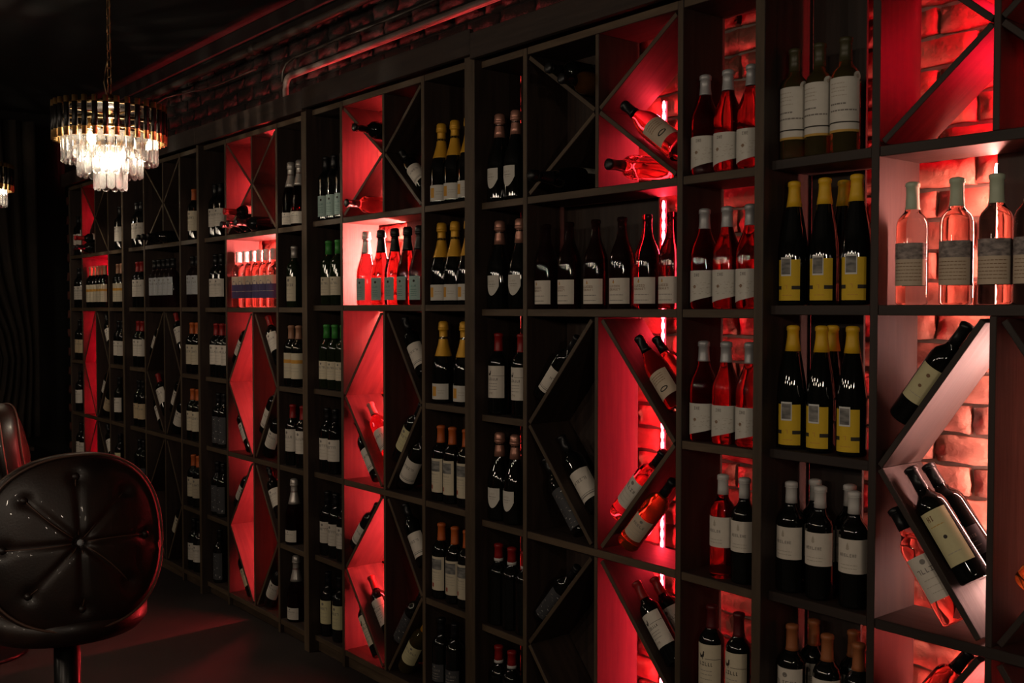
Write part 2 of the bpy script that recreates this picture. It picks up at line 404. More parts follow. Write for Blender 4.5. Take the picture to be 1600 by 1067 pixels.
def rad_at(prof, z):
    for (r0, z0), (r1, z1) in zip(prof[1:-1], prof[2:]):
        if z0 <= z <= z1 and z1 > z0: return r0+(r1-r0)*(z-z0)/(z1-z0)
    return prof[-2][0]
def capsule_prof(pn, ln, off=.0009, puff=0.):
    p = PROF[pn]; h = p[-1][1]; z0 = h-ln; out = [(rad_at(p, z0)-.0006, z0), (rad_at(p, z0)+off, z0)]
    for r, z in p:
        if z > z0+.002 and r > 0: out.append((r+off+puff*math.sin(min(1,(z-z0)/ln)*9)*.001, z+(.0008 if r < .013 else 0)))
    # close flat over the bore
    out.append((0, h+.001)); return out
def patch_data(rad, th0, th1, z0, z1, off=.0005, n=None, topf=None, botf=None):
    """a curved sticker; th measured from the local -y axis"""
    n = n or max(2, int(abs(th1-th0)/.16)); vs, fs = [], []
    nz = 2
    for i in range(n+1):
        u = i/n; t = th0+(th1-th0)*u
        a = z0+(botf(u) if botf else 0); b = z1+(topf(u) if topf else 0)
        for k in range(nz): vs.append(((rad+off)*math.sin(t), -(rad+off)*math.cos(t), a+(b-a)*k/(nz-1)))
    for i in range(n): fs.append((i*2, i*2+2, i*2+3, i*2+1))
    return vs, fs
class Ink:
    def __init__(s, rad, off=.0009): s.r = rad; s.off = off; s.v = []; s.f = []; s.fm = []; s.m = []
    def add(s, vf, m):
        if m not in s.m: s.m.append(m)
        b = len(s.v); s.v += vf[0]; s.f += [tuple(q+b for q in f) for f in vf[1]]; s.fm += [s.m.index(m)]*len(vf[1])
    def rect(s, x0, x1, z0, z1, m, off=0): s.add(patch_data(s.r, x0/s.r, x1/s.r, z0, z1, s.off+off), m)      # x along the paper, metres
    def poly(s, pts, m, off=0):
        t = [((s.r+s.off+off)*math.sin(x/s.r), -(s.r+s.off+off)*math.cos(x/s.r), z) for x, z in pts]
        s.add((t, [tuple(range(len(t)))]), m)
    def disc(s, x, z, r, m, off=0): s.poly([(x+r*math.cos(a*math.pi/6), z+r*math.sin(a*math.pi/6)) for a in range(12)], m, off)
    def letters(s, x0, x1, z, h, m, seed=1):
        q = random.Random(seed); x = x0
        while x < x1-.001:
            wd = h*q.uniform(.45,.8); k = q.randrange(5)
            t = h*.17; e = min(x+wd, x1)
            if k in (0,1,4): s.rect(x, x+t, z, z+h, m)
            if k in (0,2): s.rect(e-t, e, z, z+h, m)
            if k in (1,2,3): s.rect(x, e, z+h-t, z+h, m)
            if k in (1,4,3): s.rect(x, e, z, z+t, m)
            if k in (0,1): s.rect(x, e, z+h*.42, z+h*.42+t, m)
            if k == 3: s.rect((x+e)/2-t/2, (x+e)/2+t/2, z, z+h, m)
            x = e+h*.25
    def line(s, x0, x1, z, h, m, seed=1):                     # small print, too fine to read
        q = random.Random(seed); x = x0
        while x < x1:
            e = min(x1, x+q.uniform(.004,.010)); s.rect(x, e, z, z+h, m); x = e+.0016
    def mesh(s): return make_mesh('label_print', s.v, s.f, s.m, True, s.fm)
def rooster(k, x, z, s=1.):
    P = [(-.006,0),(-.0068,.006),(-.0085,.0125),(-.0050,.0085),(-.0022,.0065),(.0008,.0080),(.0022,.0128),(.0030,.0165),(.0052,.0172),(.0070,.0142),(.0056,.0135),(.0060,.0095),(.0052,.0045),(.0022,.0018),(.0028,-.0030),(.0008,-.0030),(.0006,.0008),(-.0026,.0006)]
    # drawn as fans so that the outline stays right on the curved paper
    k.poly([(x+a*s, z+b*s) for a, b in [P[0],P[17],P[4],P[3],P[2],P[1]]], 'ink_black')
    k.poly([(x+a*s, z+b*s) for a, b in [P[17],P[16],P[13],P[12],P[11],P[6],P[5],P[4]]], 'ink_black')
    k.poly([(x+a*s, z+b*s) for a, b in [P[6],P[11],P[10],P[9],P[8],P[7]]], 'ink_black')
    k.poly([(x+a*s, z+b*s) for a, b in [P[16],P[15],P[14],P[13]]], 'ink_black')

# style: profile, glass, capsule (material, length), label (z0, z1, half width m, paper), marks(k, z0, z1), words for labels
def mk_plain(seed, ink='ink_grey', big=.5):
    def f(k, z0, z1, w):
        h = z1-z0
        k.letters(-w*.62, w*.62, z0+h*.60, h*.11, ink, seed)
        k.line(-w*.5, w*.5, z0+h*.45, .0016, 'ink_faint', seed); k.line(-w*.6, w*.6, z0+h*.30, .0014, 'ink_faint', seed+1); k.line(-w*.4, w*.4, z0+h*.16, .0014, 'ink_faint', seed+2)
        k.disc(0, z0+h*.85, h*.06, ink)
    return f
def mk_six(k, z0, z1, w):
    h = z1-z0; k.disc(-w*.25, z0+h*.83, .0035, 'ink_gold'); k.poly([(-w*.25-.0028, z0+h*.85), (-w*.25+.0028, z0+h*.85), (-w*.25, z0+h*.95)], 'ink_red')
    k.letters(-w*.72, w*.25, z0+h*.64, .0072, 'ink_brown', 3); k.letters(-w*.72, w*.3, z0+h*.52, .0066, 'ink_brown', 4)
    k.line(-w*.72, w*.5, z0+h*.33, .0022, 'ink_grey', 5); k.line(-w*.72, w*.5, z0+h*.12, .0022, 'ink_grey', 6)
def mk_rooster(k, z0, z1, w):
    h = z1-z0; rooster(k, -w*.35, z0+h*.70, 1.15*h/.13)
    k.rect(-w*.12, w*.98, z0+h*.69, z0+h*.70, 'ink_black'); k.letters(-w*.55, w*.38, z0+h*.55, h*.075, 'ink_black', 11)
    for i, q in enumerate((.44,.36,.26)): k.line(-w*.5, w*.35, z0+h*q, .0016, 'ink_grey', 20+i)
    k.letters(-w*.5, -w*.05, z0+h*.12, h*.05, 'ink_brown', 14)
def mk_yellow(k, z0, z1, w):
    h = z1-z0
    k.rect(-w*.62, w*.30, z0+h*.60, z0+h*1.06, 'ink_white'); k.rect(-w*.55, w*.23, z0+h*.64, z0+h*1.02, 'ink_picture', .0002)
    k.rect(-w, -w*.55, z0+h*.27, z0+h*.36, 'ink_black'); k.rect(w*.35, w, z0+h*.27, z0+h*.36, 'ink_black')
    k.letters(-w*.22, w*.05, z0+h*.28, h*.10, 'ink_orange', 5); k.line(-w*.45, w*.4, z0+h*.12, .002, 'ink_orange', 6)
def mk_badge(k, z0, z1, w):
    h = z1-z0
    for i, q in enumerate((.88,.80,.74,.66)): k.line(-w*.7, w*(.1+.1*(i%2)), z0+h*q, .0022, 'ink_faint', i)
    k.line(-w*.75, w*.2, z0+h*.50, .004, 'ink_grey', 9); k.line(-w*.75, w*.75, z0+h*.38, .004, 'ink_grey', 10)
    k.rect(-w, w, z0+h*.165, z0+h*.19, 'ink_black'); k.rect(-w, w, z0, z0+h*.045, 'ink_gold')
    k.disc(w*.80, z1+.002, .0125, 'paper', .0003); k.disc(w*.80, z1+.002, .0055, 'ink_faint', .0006)
def mk_white(k, z0, z1, w):
    h = z1-z0; k.disc(-w*.1, z0+h*.74, .0042, 'ink_faint'); k.poly([(-w*.1-.004, z0+h*.78), (-w*.1+.004, z0+h*.78), (-w*.1, z0+h*.92)], 'ink_faint')
    k.letters(-w*.55, w*.35, z0+h*.49, h*.09, 'ink_grey', 31); k.line(-w*.5, w*.4, z0+h*.24, .0018, 'ink_faint', 1); k.line(-w*.5, w*.4, z0+h*.14, .0018, 'ink_faint', 2)
def mk_map(k, z0, z1, w):
    h = z1-z0; q = random.Random(4)
    k.letters(-w*.35, w*.05, z0+h*.78, h*.11, 'ink_grey', 8)
    k.disc(-w*.3, z0+h*.42, .0048, 'ink_brown')
    for i in range(26):
        x = q.uniform(-.55,.55)*w; zz = z0+h*q.uniform(.12,.60); k.rect(x, x+q.uniform(.003,.008), zz, zz+.0012, 'ink_faint')
def mk_view(k, z0, z1, w):
    h = z1-z0; k.rect(-w, w, z0+h*.62, z1, 'ink_landscape')
    for i in range(6): k.line(-w*.8, w*.75, z0+h*(.52-.08*i), .0016, 'ink_brown', i)
def mk_square(k, z0, z1, w):
    h = z1-z0; k.rect(-w*.62, -w*.12, z0+h*.2, z0+h*.82, 'ink_orange'); k.line(w*.05, w*.7, z0+h*.55, .002, 'ink_faint', 2); k.line(w*.05, w*.6, z0+h*.4, .002, 'ink_faint', 3)
def mk_picture(k, z0, z1, w):
    h = z1-z0; k.rect(-w*.78, w*.70, z0+h*.62, z0+h*.93, 'ink_picture'); k.letters(-w*.6, w*.5, z0+h*.52, .005, 'ink_grey', 2)
    for i in range(3): k.line(-w*.7, w*.6, z0+h*(.44-.07*i), .0014, 'ink_faint', i)
    k.rect(-w*.55, -w*.25, z0+h*.09, z0+h*.21, 'ink_red')
def mk_teal(k, z0, z1, w):
    h = z1-z0; k.disc(w*.1, z0+h*.80, .0055, 'ink_black'); k.letters(-w*.45, w*.45, z0+h*.55, .008, 'ink_teal', 3)
    for i in range(4): k.line(-w*.5, w*.5, z0+h*(.42-.08*i), .002, 'ink_teal', i)
def mk_shield(k, z0, z1, w):
    h = z1-z0; k.letters(-w*.6, w*.4, z0+h*.62, .006, 'ink_faint', 3); k.line(-w*.55, w*.5, z0+h*.48, .002, 'ink_grey', 1); k.line(-w*.4, w*.4, z0+h*.36, .002, 'ink_faint', 2)
def mk_stripe(k, z0, z1, w):
    h = z1-z0; k.rect(-w, w, z0+h*.60, z0+h*.74, 'ink_orange'); k.line(-w*.6, w*.6, z0+h*.40, .002, 'ink_faint', 1); k.line(-w*.6, w*.6, z0+h*.28, .002, 'ink_faint', 2)
def mk_purple(k, z0, z1, w):
    h = z1-z0; k.rect(-w, w, z0, z0+h*.62, 'paper_purple'); k.disc(0, z0+h*.62, w*.42, 'paper_purple', .0001); k.line(-w*.7, w*.7, z0+h*.3, .003, 'ink_faint', 2)
def mk_two_dots(k, z0, z1, w):
    h = z1-z0; k.disc(w*.05, z0+h*.78, .0050, 'ink_brown'); k.disc(-w*.05, z0+h*.46, .0045, 'ink_brown'); k.line(-w*.5, w*.5, z0+h*.2, .0016, 'ink_faint', 1)
def mk_one_dot(k, z0, z1, w):
    h = z1-z0; k.letters(-w*.55, -w*.15, z0+h*.82, h*.10, 'ink_brown', 4); k.line(-w*.6, w*.4, z0+h*.72, .002, 'ink_gold', 1); k.disc(0, z0+h*.50, .0048, 'ink_black'); k.line(-w*.5, w*.5, z0+h*.2, .0016, 'ink_faint', 1)
def mk_lips(k, z0, z1, w):
    h = z1-z0
    for i in range(4): k.line(-w*.6, w*.5, z0+h*(.85-.09*i), .0022, 'ink_brown', i)
    c = [(math.cos(a*math.pi/6)*.016, math.sin(a*math.pi/6)*.008) for a in range(12)]
    for i in range(12):
        a, b = c[i], c[(i+1)%12]
        k.poly([(a[0], z0+h*.3+a[1]), (b[0], z0+h*.3+b[1]), (b[0]*.72, z0+h*.3+b[1]*.5), (a[0]*.72, z0+h*.3+a[1]*.5)], 'ink_black')
def mk_rings(k, z0, z1, w):
    h = z1-z0; k.rect(-w, w, z0+h*.12, z0+h*.15, 'ink_grey'); k.rect(-w, w, z0+h*.19, z0+h*.205, 'ink_grey'); k.letters(-w*.5, w*.5, z0+h*.6, h*.1, 'ink_grey', 6)
def mk_lattice(k, z0, z1, w):
    q = random.Random(9)
    for i in range(34):
        x = q.uniform(-.95,.8)*w; z = z0+(z1-z0)*q.uniform(.02,.95); k.rect(x, x+.006, z, z+.0018, 'ink_white'if i%3==0 else 'ink_grey')

ST = {}
def style(key, prof, glass, cap, lab, marks, words, turn=14, slant=0., back=None, extra=None):
    ST[key] = dict(prof=prof, glass=glass, cap=cap, lab=lab, marks=marks, words=words, turn=turn, slant=slant, back=back, extra=extra)
style('rose_map','burgundy','glass_rose_deep',('foil_grey',.060),(.016,.112,.052,'paper'),mk_map,'rosé with slanting pale label',22,.024)
style('badge','bordeaux','glass_straw',('foil_olive',.062),(.052,.192,.050,'paper'),mk_badge,'white wine with round label seal',10)
style('yellow','hock','glass_black',('foil_yellow',.070),(.012,.122,.034,'paper_yellow'),mk_yellow,'tall yellow-capped yellow-labelled bottle',14)
style('white_cap','bordeaux','glass_black',('foil_white',.058),(.092,.180,.050,'paper_warm'),mk_white,'white-capped white-labelled dark bottle',12)
style('white_cap_rose','bordeaux','glass_rose_deep',('foil_white',.058),(.092,.180,.046,'paper_warm'),mk_white,'white-capped white-labelled rosé',12)
style('rooster_wine','bordeaux','glass_black',('foil_wine',.068),(.050,.190,.044,'paper_cream'),mk_rooster,'dark-capped wine with rooster label',12)
style('rooster_red','bordeaux','glass_black',('foil_red',.066),(.062,.180,.044,'paper_warm'),mk_rooster,'red-capped wine with rooster label',12)
style('rust','bordeaux','glass_black',('foil_rust',.070),(.070,.186,.050,'paper_warm'),mk_plain(5),'rust-capped red wine with white label',12)
style('pale_rose','bordeaux','glass_pale',('foil_pale_green',.068),(.046,.150,.046,'paper_beige'),mk_view,'green-capped clear pale rosé',14,back='paper_warm')
style('six','burgundy','glass_smoke',None,(.016,.098,.044,'paper_warm'),mk_six,'smoky bottle with square white label',12)
style('gold','champagne','glass_black',('foil_gold',.138),(.016,.078,.046,'paper'),mk_square,'gold-foiled wine with orange-square label',16)
style('picture','bordeaux','glass_black',('foil_orange',.068),(.036,.170,.036,'paper_cream'),mk_picture,'orange-capped red wine with picture label',12)
style('copper','champagne','glass_black',('foil_copper',.088),(.058,.122,.030,'paper'),mk_shield,'copper-foiled wine with shield label',10,slant=-1)
style('band','bordeaux','glass_black',('foil_red',.064),None,None,'dark bottle with white-banded red cap',0,extra='band')
style('teal_silver','champagne','glass_rose_dark',('foil_silver',.100),(.020,.116,.030,'paper_teal'),mk_teal,'silver-foiled teal-labelled rosé',14)
style('teal_black','champagne','glass_rose_dark',('foil_black',.100),(.020,.116,.030,'paper_teal'),mk_teal,'black-foiled teal-labelled rosé',14)
style('teal_dark','bordeaux','glass_black',('foil_black',.062),(.020,.116,.030,'paper_teal'),mk_teal,'black sparkling wine, teal label',14)
style('silver_rose','champagne','glass_rose_dark',('foil_silver',.125),(.014,.072,.046,'paper_warm'),mk_plain(7),'silver-foiled white-labelled rosé',14)
style('oval','bordeaux','glass_green',('foil_silver',.058),(.030,.150,.040,'paper_cream'),mk_plain(9),'silver-capped green bottle with cream label',12)
style('stripe','bordeaux','glass_black',('foil_tan',.066),(.040,.165,.054,'paper_cream'),mk_stripe,'tan-capped wine with orange-striped label',12)
style('red_white','bordeaux','glass_black',('foil_red',.066),(.070,.180,.048,'paper_warm'),mk_plain(11),'red-capped wine with white label',12)
style('green','bordeaux','glass_green',('foil_green',.064),(.046,.130,.042,'paper_cream'),mk_plain(13),'green-capped wine with cream label',12)
style('dark_white','bordeaux','glass_black',('foil_black',.060),(.060,.160,.050,'paper_warm'),mk_plain(15),'black-capped wine with white label',12)
style('dark_yellow','bordeaux','glass_black',('foil_black',.060),(.060,.170,.042,'paper_straw'),mk_plain(15),'black-capped wine with yellowish label',12)
style('dark_tan','bordeaux','glass_black',('foil_black',.060),(.050,.150,.050,'paper_tan'),mk_plain(16),'black-capped wine with tan label',12)
style('purple','bordeaux','glass_pale',('foil_white',.058),(.048,.165,.046,'paper_beige'),mk_purple,'white-capped purple-labelled rosé',14)
style('blue_grey','bordeaux','glass_smoke',('foil_black',.058),(.075,.185,.031,'paper_blue_grey'),mk_plain(17),'dark bottle with blue-grey label',12)
style('orange_white','bordeaux','glass_black',('foil_orange',.066),(.055,.170,.048,'paper_cream'),mk_plain(19),'orange-capped wine with cream label',12)
style('lattice','bordeaux','glass_black',('foil_black',.060),(.020,.170,.044,'paper_dark'),mk_lattice,'black bottle with dark speckled label',12)
style('black_plain','bordeaux','glass_black',('foil_black',.060),(.050,.120,.040,'paper_dark'),mk_plain(23),'all-black bottle',12)
style('two_dots','bordeaux','glass_black',('foil_black',.062),(.066,.170,.034,'paper_straw'),mk_two_dots,'straw-labelled two-dot bottle',14)
style('one_dot','bordeaux','glass_black',('foil_black',.062),(.046,.182,.036,'paper_straw'),mk_one_dot,'straw-labelled one-dot bottle',14)
style('rose_white','bordeaux','glass_rose',('foil_black',.058),(.060,.170,.040,'paper_warm'),mk_plain(29),'white-labelled pink rosé',14)
style('rose_lips','burgundy','glass_rose',('foil_black',.064),(.040,.135,.042,'paper_beige'),mk_lips,'rosé with lip-print label',14)
style('rose_plain','bordeaux','glass_rose',('foil_black',.064),None,None,'unlabelled pink rosé',14)
style('rose_cap','bordeaux','glass_rose_deep',('foil_pink',.064),(.050,.150,.040,'paper_warm'),mk_rings,'pink-capped rosé',14)
style('rings','bordeaux','glass_black',('foil_black',.062),(.040,.150,.052,'paper_warm'),mk_rings,'bottle with double-ruled label',24)
style('amber','bordeaux','glass_amber',('foil_black',.062),(.050,.140,.036,'paper_beige'),mk_plain(31),'amber bottle with beige label',14)
style('straw_lie','bordeaux','glass_straw',('foil_gold',.062),(.060,.160,.044,'paper_straw'),mk_plain(33),'straw-coloured white wine',14)
style('medal','champagne','glass_black',('foil_black',.100),(.040,.095,.024,'paper'),mk_shield,'black bottle with white medallion',14)
_bm = {}
def bottle_parts(key):
    if key in _bm: return _bm[key]
    s = ST[key]; P = PROF[s['prof']]; rad = max(r for r, z in P); parts = []
    parts.append(('glass_body', lathe('glass_body', P, s['glass']), None))
    if s['cap']:
        m_, ln = s['cap']; cp = capsule_prof(s['prof'], ln, puff=1. if s['prof'] == 'champagne' else 0.)
        parts.append(('capsule', lathe('capsule', cp, m_, 20), None))
        if s['prof'] == 'champagne':
            h = P[-1][1]; rr = .0186
            parts.append(('neck_collar', lathe('neck_collar', [(rr, h-.036), (rr+.0022, h-.034), (rr+.0022, h-.028), (rr, h-.026)], m_, 20), 'capsule'))
        elif ln < .061:
            h = P[-1][1]; rr = .0166
            parts.append(('cap_groove', lathe('cap_groove', [(rr, h-.016), (rr+.0012, h-.0155), (rr+.0012, h-.0145), (rr, h-.014)], m_, 20), 'capsule'))
    if s['extra'] == 'band':
        h = P[-1][1]; z = h-.064; rr = rad_at(P, z)+.0012
        parts.append(('cap_band', lathe('cap_band', [(rr-.0008, z), (rr, z), (rr, z+.011), (rr-.0008, z+.011)], 'foil_white', 20), 'capsule'))
    if s['lab']:
        z0, z1, hw, pap = s['lab']; sl = s['slant']
        botf = None; topf = None
        if sl > 0: botf = lambda u: sl*u
        if sl < 0: botf = lambda u: -.010 + .034*abs(u-.5)*2*abs(u-.5)*2; 
        parts.append(('label', make_mesh('label', *patch_data(rad, -hw/rad, hw/rad, z0, z1, .0005, None, topf, botf), pap, True), None))
        k = Ink(rad)
        if s['marks']:
            s['marks'](k, z0+(sl if sl > 0 else 0)*.6, z1, hw)
            if k.v: parts.append(('label_print', k.mesh(), 'label'))
        if s['back']:
            parts.append(('back_label', make_mesh('back_label', *patch_data(rad, math.pi-.022/rad, math.pi+.022/rad, z0, z1, .0005), s['back'], True), None))
    _bm[key] = (parts, rad, P[-1][1])
    return _bm[key]
USED = {}
def bottle(key, loc, rot, label, group, turn=None):
    parts, rad, h = bottle_parts(key)
    r = empty('wine_bottle', loc)
    tn = ST[key]['turn'] if turn is None else turn
    r.rotation_mode = 'XYZ'
    M = Matrix.Rotation(rot[1], 3, 'Y') @ Matrix.Rotation(rot[0], 3, 'X') @ Matrix.Rotation(R(tn), 3, 'Z')
    r.rotation_euler = M.to_euler()
    by = {}
    for nm, me, par in parts:
        by[nm] = mesh_obj(nm, me, by[par] if par else r)
        if nm == 'label_print': by[nm]['kind'] = 'stuff'
    if label in USED: USED[label] += 1
    else: USED[label] = 1
    tag(r, label, 'wine bottle', group)
    return r

ROWN = {5:'top row', 4:'second row', 3:'third row', 2:'fourth row', 1:'fifth row', 0:'bottom row'}
BAYN = {(u, b): (f'narrow bay left of {UNIT_NAME[u]} X' if b == 'L' else f'narrow bay right of {UNIT_NAME[u]} X' if b == 'R' else f'{UNIT_NAME[u]} X bay') for u in range(6) for b in 'LXR'}
ORD = {1:['lone'], 2:['left','right'], 3:['leftmost','middle','rightmost'], 4:['leftmost','second','third','rightmost'], 5:['leftmost','second','middle','fourth','rightmost'],
       6:['leftmost','second','third','fourth','fifth','rightmost'], 7:['leftmost','second','third','fourth','fifth','sixth','rightmost']}
def stand(u, b, k, items):
    """bottles standing on shelf k of a bay: items (pixel column of the bottle's middle, style[, depth[, turn]])"""
    lv = GEO[u][3]; z = lv[k]+TH/2+.0025
    front = [t for t in items if len(t) < 3 or t[2] < .1]; rear = [t for t in items if not (len(t) < 3 or t[2] < .1)]
    for lst, pre in ((front, ''), (rear, 'rear ')):
        per = {}
        for t in lst: per.setdefault(t[1], []).append(t)
        # keep clear of the panels and of each other
        a_, b_ = LIM[(u,b)]; xs_ = {}; prev = b_+.0008
        for t in sorted(lst, key=lambda q: -q[0]):
            rr = max(r for r, _ in PROF[ST[t[1]]['prof']])+.0012
            xs_[id(t)] = min(wx(t[0], t[2] if len(t) > 2 else .052, z+.12), prev-rr); prev = xs_[id(t)]-rr
        prev = a_-.0008
        for t in sorted(lst, key=lambda q: q[0]):
            rr = max(r for r, _ in PROF[ST[t[1]]['prof']])+.0012
            xs_[id(t)] = max(xs_[id(t)], prev+rr); prev = xs_[id(t)]+rr
        for t in lst:
            y = t[2] if len(t) > 2 else .052
            same = per[t[1]]; q = ORD[len(same)][same.index(t)]
            if q == 'lone': q = ''
            x = xs_[id(t)]
            lab = f"{pre}{q+' ' if q else ''}{ST[t[1]]['words']}, {ROWN[k]}, {BAYN[(u,b)]}".strip()
            tn = t[3] if len(t) > 3 else None
            base = ST[t[1]]['turn'] if tn is None else tn
            bottle(t[1], (x, y, z), (0, 0), lab, f"bottles in {BAYN[(u,b)]}", base + rnd.uniform(-7, 7))

# nearest rack
stand(5,'L',5,[(1228,'badge'),(1268,'badge'),(1312,'badge',.052,18)])
stand(5,'L',4,[(1240,'yellow'),(1288,'yellow'),(1338,'yellow'),(1318,'yellow',.135)])
stand(5,'L',3,[(1237,'yellow'),(1283,'yellow'),(1331,'yellow'),(1300,'yellow',.135)])
stand(5,'L',2,[(1235,'white_cap'),(1281,'white_cap'),(1334,'white_cap'),(1273,'white_cap',.135),(1327,'white_cap',.135)])
stand(5,'L',1,[(1237,'rust'),(1292,'rust'),(1341,'rust'),(1271,'rust',.135),(1333,'rust',.135)])
stand(5,'X',4,[(1425,'pale_rose'),(1494,'pale_rose',.052,4),(1556,'pale_rose',.052,10),(1612,'pale_rose',.052)])
# fifth rack
stand(4,'R',5,[(1100,'rose_map'),(1137,'rose_map'),(1174,'rose_map')])
stand(4,'R',4,[(1097,'rose_map'),(1131,'rose_map'),(1171,'rose_map')])
stand(4,'R',3,[(1096,'rose_map'),(1134,'rose_map'),(1172,'rose_map')])
stand(4,'R',2,[(1130,'white_cap_rose'),(1163,'white_cap')])
stand(4,'R',1,[(1112,'rooster_wine'),(1154,'rooster_wine')])
stand(4,'X',4,[(854,'six'),(890,'six'),(931,'six'),(972,'six'),(1011,'six'),(1050,'six')])
stand(4,'L',5,[(779,'copper'),(806,'copper')])
stand(4,'L',4,[(778,'copper'),(813,'copper')])
stand(4,'L',3,[(770,'rooster_red'),(815,'rooster_red')])
stand(4,'L',2,[(771,'copper'),(803,'copper')])
stand(4,'L',1,[(771,'band'),(796,'band'),(815,'band')])
stand(4,'L',0,[(773,'band'),(798,'band')])
# fourth rack
stand(3,'R',5,[(685,'gold'),(708,'gold'),(731,'gold')])
stand(3,'R',4,[(687,'gold'),(709,'gold'),(731,'gold')])
stand(3,'R',3,[(693,'gold'),(726,'gold')])
stand(3,'R',2,[(687,'picture'),(707,'picture'),(729,'picture')])
stand(3,'R',1,[(690,'picture'),(711,'picture'),(730,'picture')])
stand(3,'R',0,[(690,'black_plain'),(711,'black_plain')])
stand(3,'X',4,[(573,'teal_silver'),(596,'teal_black'),(617,'teal_black'),(638,'teal_black'),(656,'teal_black')])
stand(3,'L',5,[(500,'teal_dark'),(516,'teal_dark'),(531,'teal_dark')])
stand(3,'L',4,[(514,'green'),(529,'green')])
stand(3,'L',3,[(503,'green'),(516,'green'),(531,'green')])
stand(3,'L',2,[(503,'dark_white'),(523,'dark_white')])
stand(3,'L',1,[(501,'dark_white'),(516,'dark_white'),(530,'dark_white')])
stand(3,'L',0,[(502,'dark_yellow'),(532,'dark_yellow')])
# third rack
stand(2,'R',5,[(451,'silver_rose'),(464,'silver_rose')])
stand(2,'R',4,[(460,'oval')])
stand(2,'R',3,[(453,'stripe'),(467,'stripe')])
stand(2,'R',2,[(458,'red_white'),(474,'red_white')])
stand(2,'R',1,[(460,'silver_rose')])
stand(2,'R',0,[(463,'silver_rose')])
stand(2,'X',4,[(373,'purple'),(384,'purple'),(395,'purple'),(406,'purple'),(417,'purple'),(428,'purple')])
stand(2,'L',5,[(332,'dark_white'),(343,'dark_white')])
stand(2,'L',4,[(333,'dark_white'),(344,'dark_white')])
stand(2,'L',3,[(332,'red_white'),(341,'red_white'),(350,'red_white')])
stand(2,'L',2,[(343,'lattice'),(351,'lattice')])
stand(2,'L',1,[(334,'lattice'),(345,'lattice')])
stand(2,'L',0,[(344,'lattice')])
# second rack
stand(1,'R',5,[(304,'orange_white')])
stand(1,'R',4,[(302,'blue_grey'),(310,'blue_grey')])
stand(1,'R',3,[(297,'orange_white'),(306,'orange_white')])
stand(1,'R',2,[(298,'orange_white'),(309,'orange_white')])
stand(1,'R',1,[(297,'orange_white'),(306,'orange_white')])
stand(1,'R',0,[(296,'dark_white'),(305,'dark_white')])
stand(1,'X',4,[(236,'blue_grey'),(244.5,'blue_grey'),(252,'blue_grey'),(259.5,'blue_grey'),(271,'blue_grey')])
stand(1,'L',5,[(208,'dark_white'),(217,'dark_white')])
stand(1,'L',4,[(208,'red_white'),(218,'red_white')])
stand(1,'L',3,[(210,'red_white'),(223,'red_white')])
stand(1,'L',2,[(213,'dark_tan'),(221,'dark_tan')])
stand(1,'L',1,[(210,'black_plain'),(219,'black_plain')])
# farthest rack
stand(0,'R',5,[(188,'dark_white')])
stand(0,'R',4,[(180,'stripe'),(188,'stripe')])
stand(0,'R',3,[(178,'dark_white'),(187,'dark_white')])
stand(0,'R',2,[(184,'dark_white')])
stand(0,'R',1,[(185,'dark_yellow')])
stand(0,'X',4,[(136,'stripe'),(143,'stripe'),(150,'stripe'),(157,'stripe'),(164,'stripe')])
stand(0,'L',5,[(114,'dark_white'),(122,'dark_white')])
stand(0,'L',4,[(116,'dark_white'),(125,'dark_white')])
stand(0,'L',3,[(117,'dark_tan'),(125,'dark_tan')])
stand(0,'L',2,[(124,'dark_white')])
stand(0,'L',1,[(115,'dark_white'),(124,'dark_white')])

# bottles lying along the slanting boards
SEGN = {'UL':'upper-left','LL':'lower-left','UR':'upper-right','LR':'lower-right'}
def lean(u, dia, seg, side, key, extra=0., y=.046, turn=None, gap=.001, size=None):
    """dia: 'upper'/'lower' diamond or 'top' X; side +1 lies on the board, -1 leans beneath it"""
    xa, c, xb, lv = GEO[u]; parts, rad, h = bottle_parts(key); t2 = TH/2+.002
    size = size or (.93 if seg[0] == 'U' else 1.); rad *= size; h *= size      # smaller bottles fit the upper slats
    if dia == 'top': zb, zt = lv[5]+t2, lv[6]-t2; zm = (zb+zt)/2
    else:
        kb, kt = (2, 4) if dia == 'upper' else (0, 2)
        zb, zt = lv[kb]+t2+.004, lv[kt]-t2-.004; zm = (zb+zt)/2
    sx = -1 if seg[1] == 'L' else 1; xw = xa+.008 if sx < 0 else xb-.008
    if dia == 'top': lo, hi = ((xw, zb+.01), (c+sx*.012, zm)) if seg[0] == 'L' else ((c+sx*.012, zm), (xw, zt))
    elif seg[0] == 'U': lo, hi = (xw, zm+.004), (c+sx*.024, zt-.006)
    else: lo, hi = (c+sx*.024, zb+.006), (xw, zm-.004)
    d = Vector((hi[0]-lo[0], 0, hi[1]-lo[1])).normalized(); n = Vector((-d.z, 0, d.x))
    if n.z < 0: n = -n
    off = .008+rad+gap
    if side > 0:
        base = Vector((lo[0], 0, lo[1])) + n*off
        # slide up until the base clears the wall or panel at the low end
        s = ((off+rad)*abs(d.z) + .006)/abs(d.x) - .012 + extra
        base += d*s
    else:
        base = Vector((lo[0], 0, lo[1])) - n*off
        zf = zb + rad*abs(d.x) + .002          # lowest rim touches the shelf
        base += d*((zf-base.z)/d.z) + d*extra
    base.y = y
    where = 'top X' if dia == 'top' else f'{dia} diamond'
    rel = 'lying on' if side > 0 else 'leaning under'
    lab = f"{'rear ' if y > .12 else ''}{ST[key]['words']} {rel} {SEGN[seg]} slat, {where}, {BAYN[(u,'X')].replace(' X bay','')} rack"
    bottle(key, base, (0, math.atan2(d.x, d.z)), lab, f"bottles lying in {BAYN[(u,'X')]}", turn).scale = (size,)*3
lean(5,'upper','UL',1,'two_dots',-.004,.06,8,size=.965)
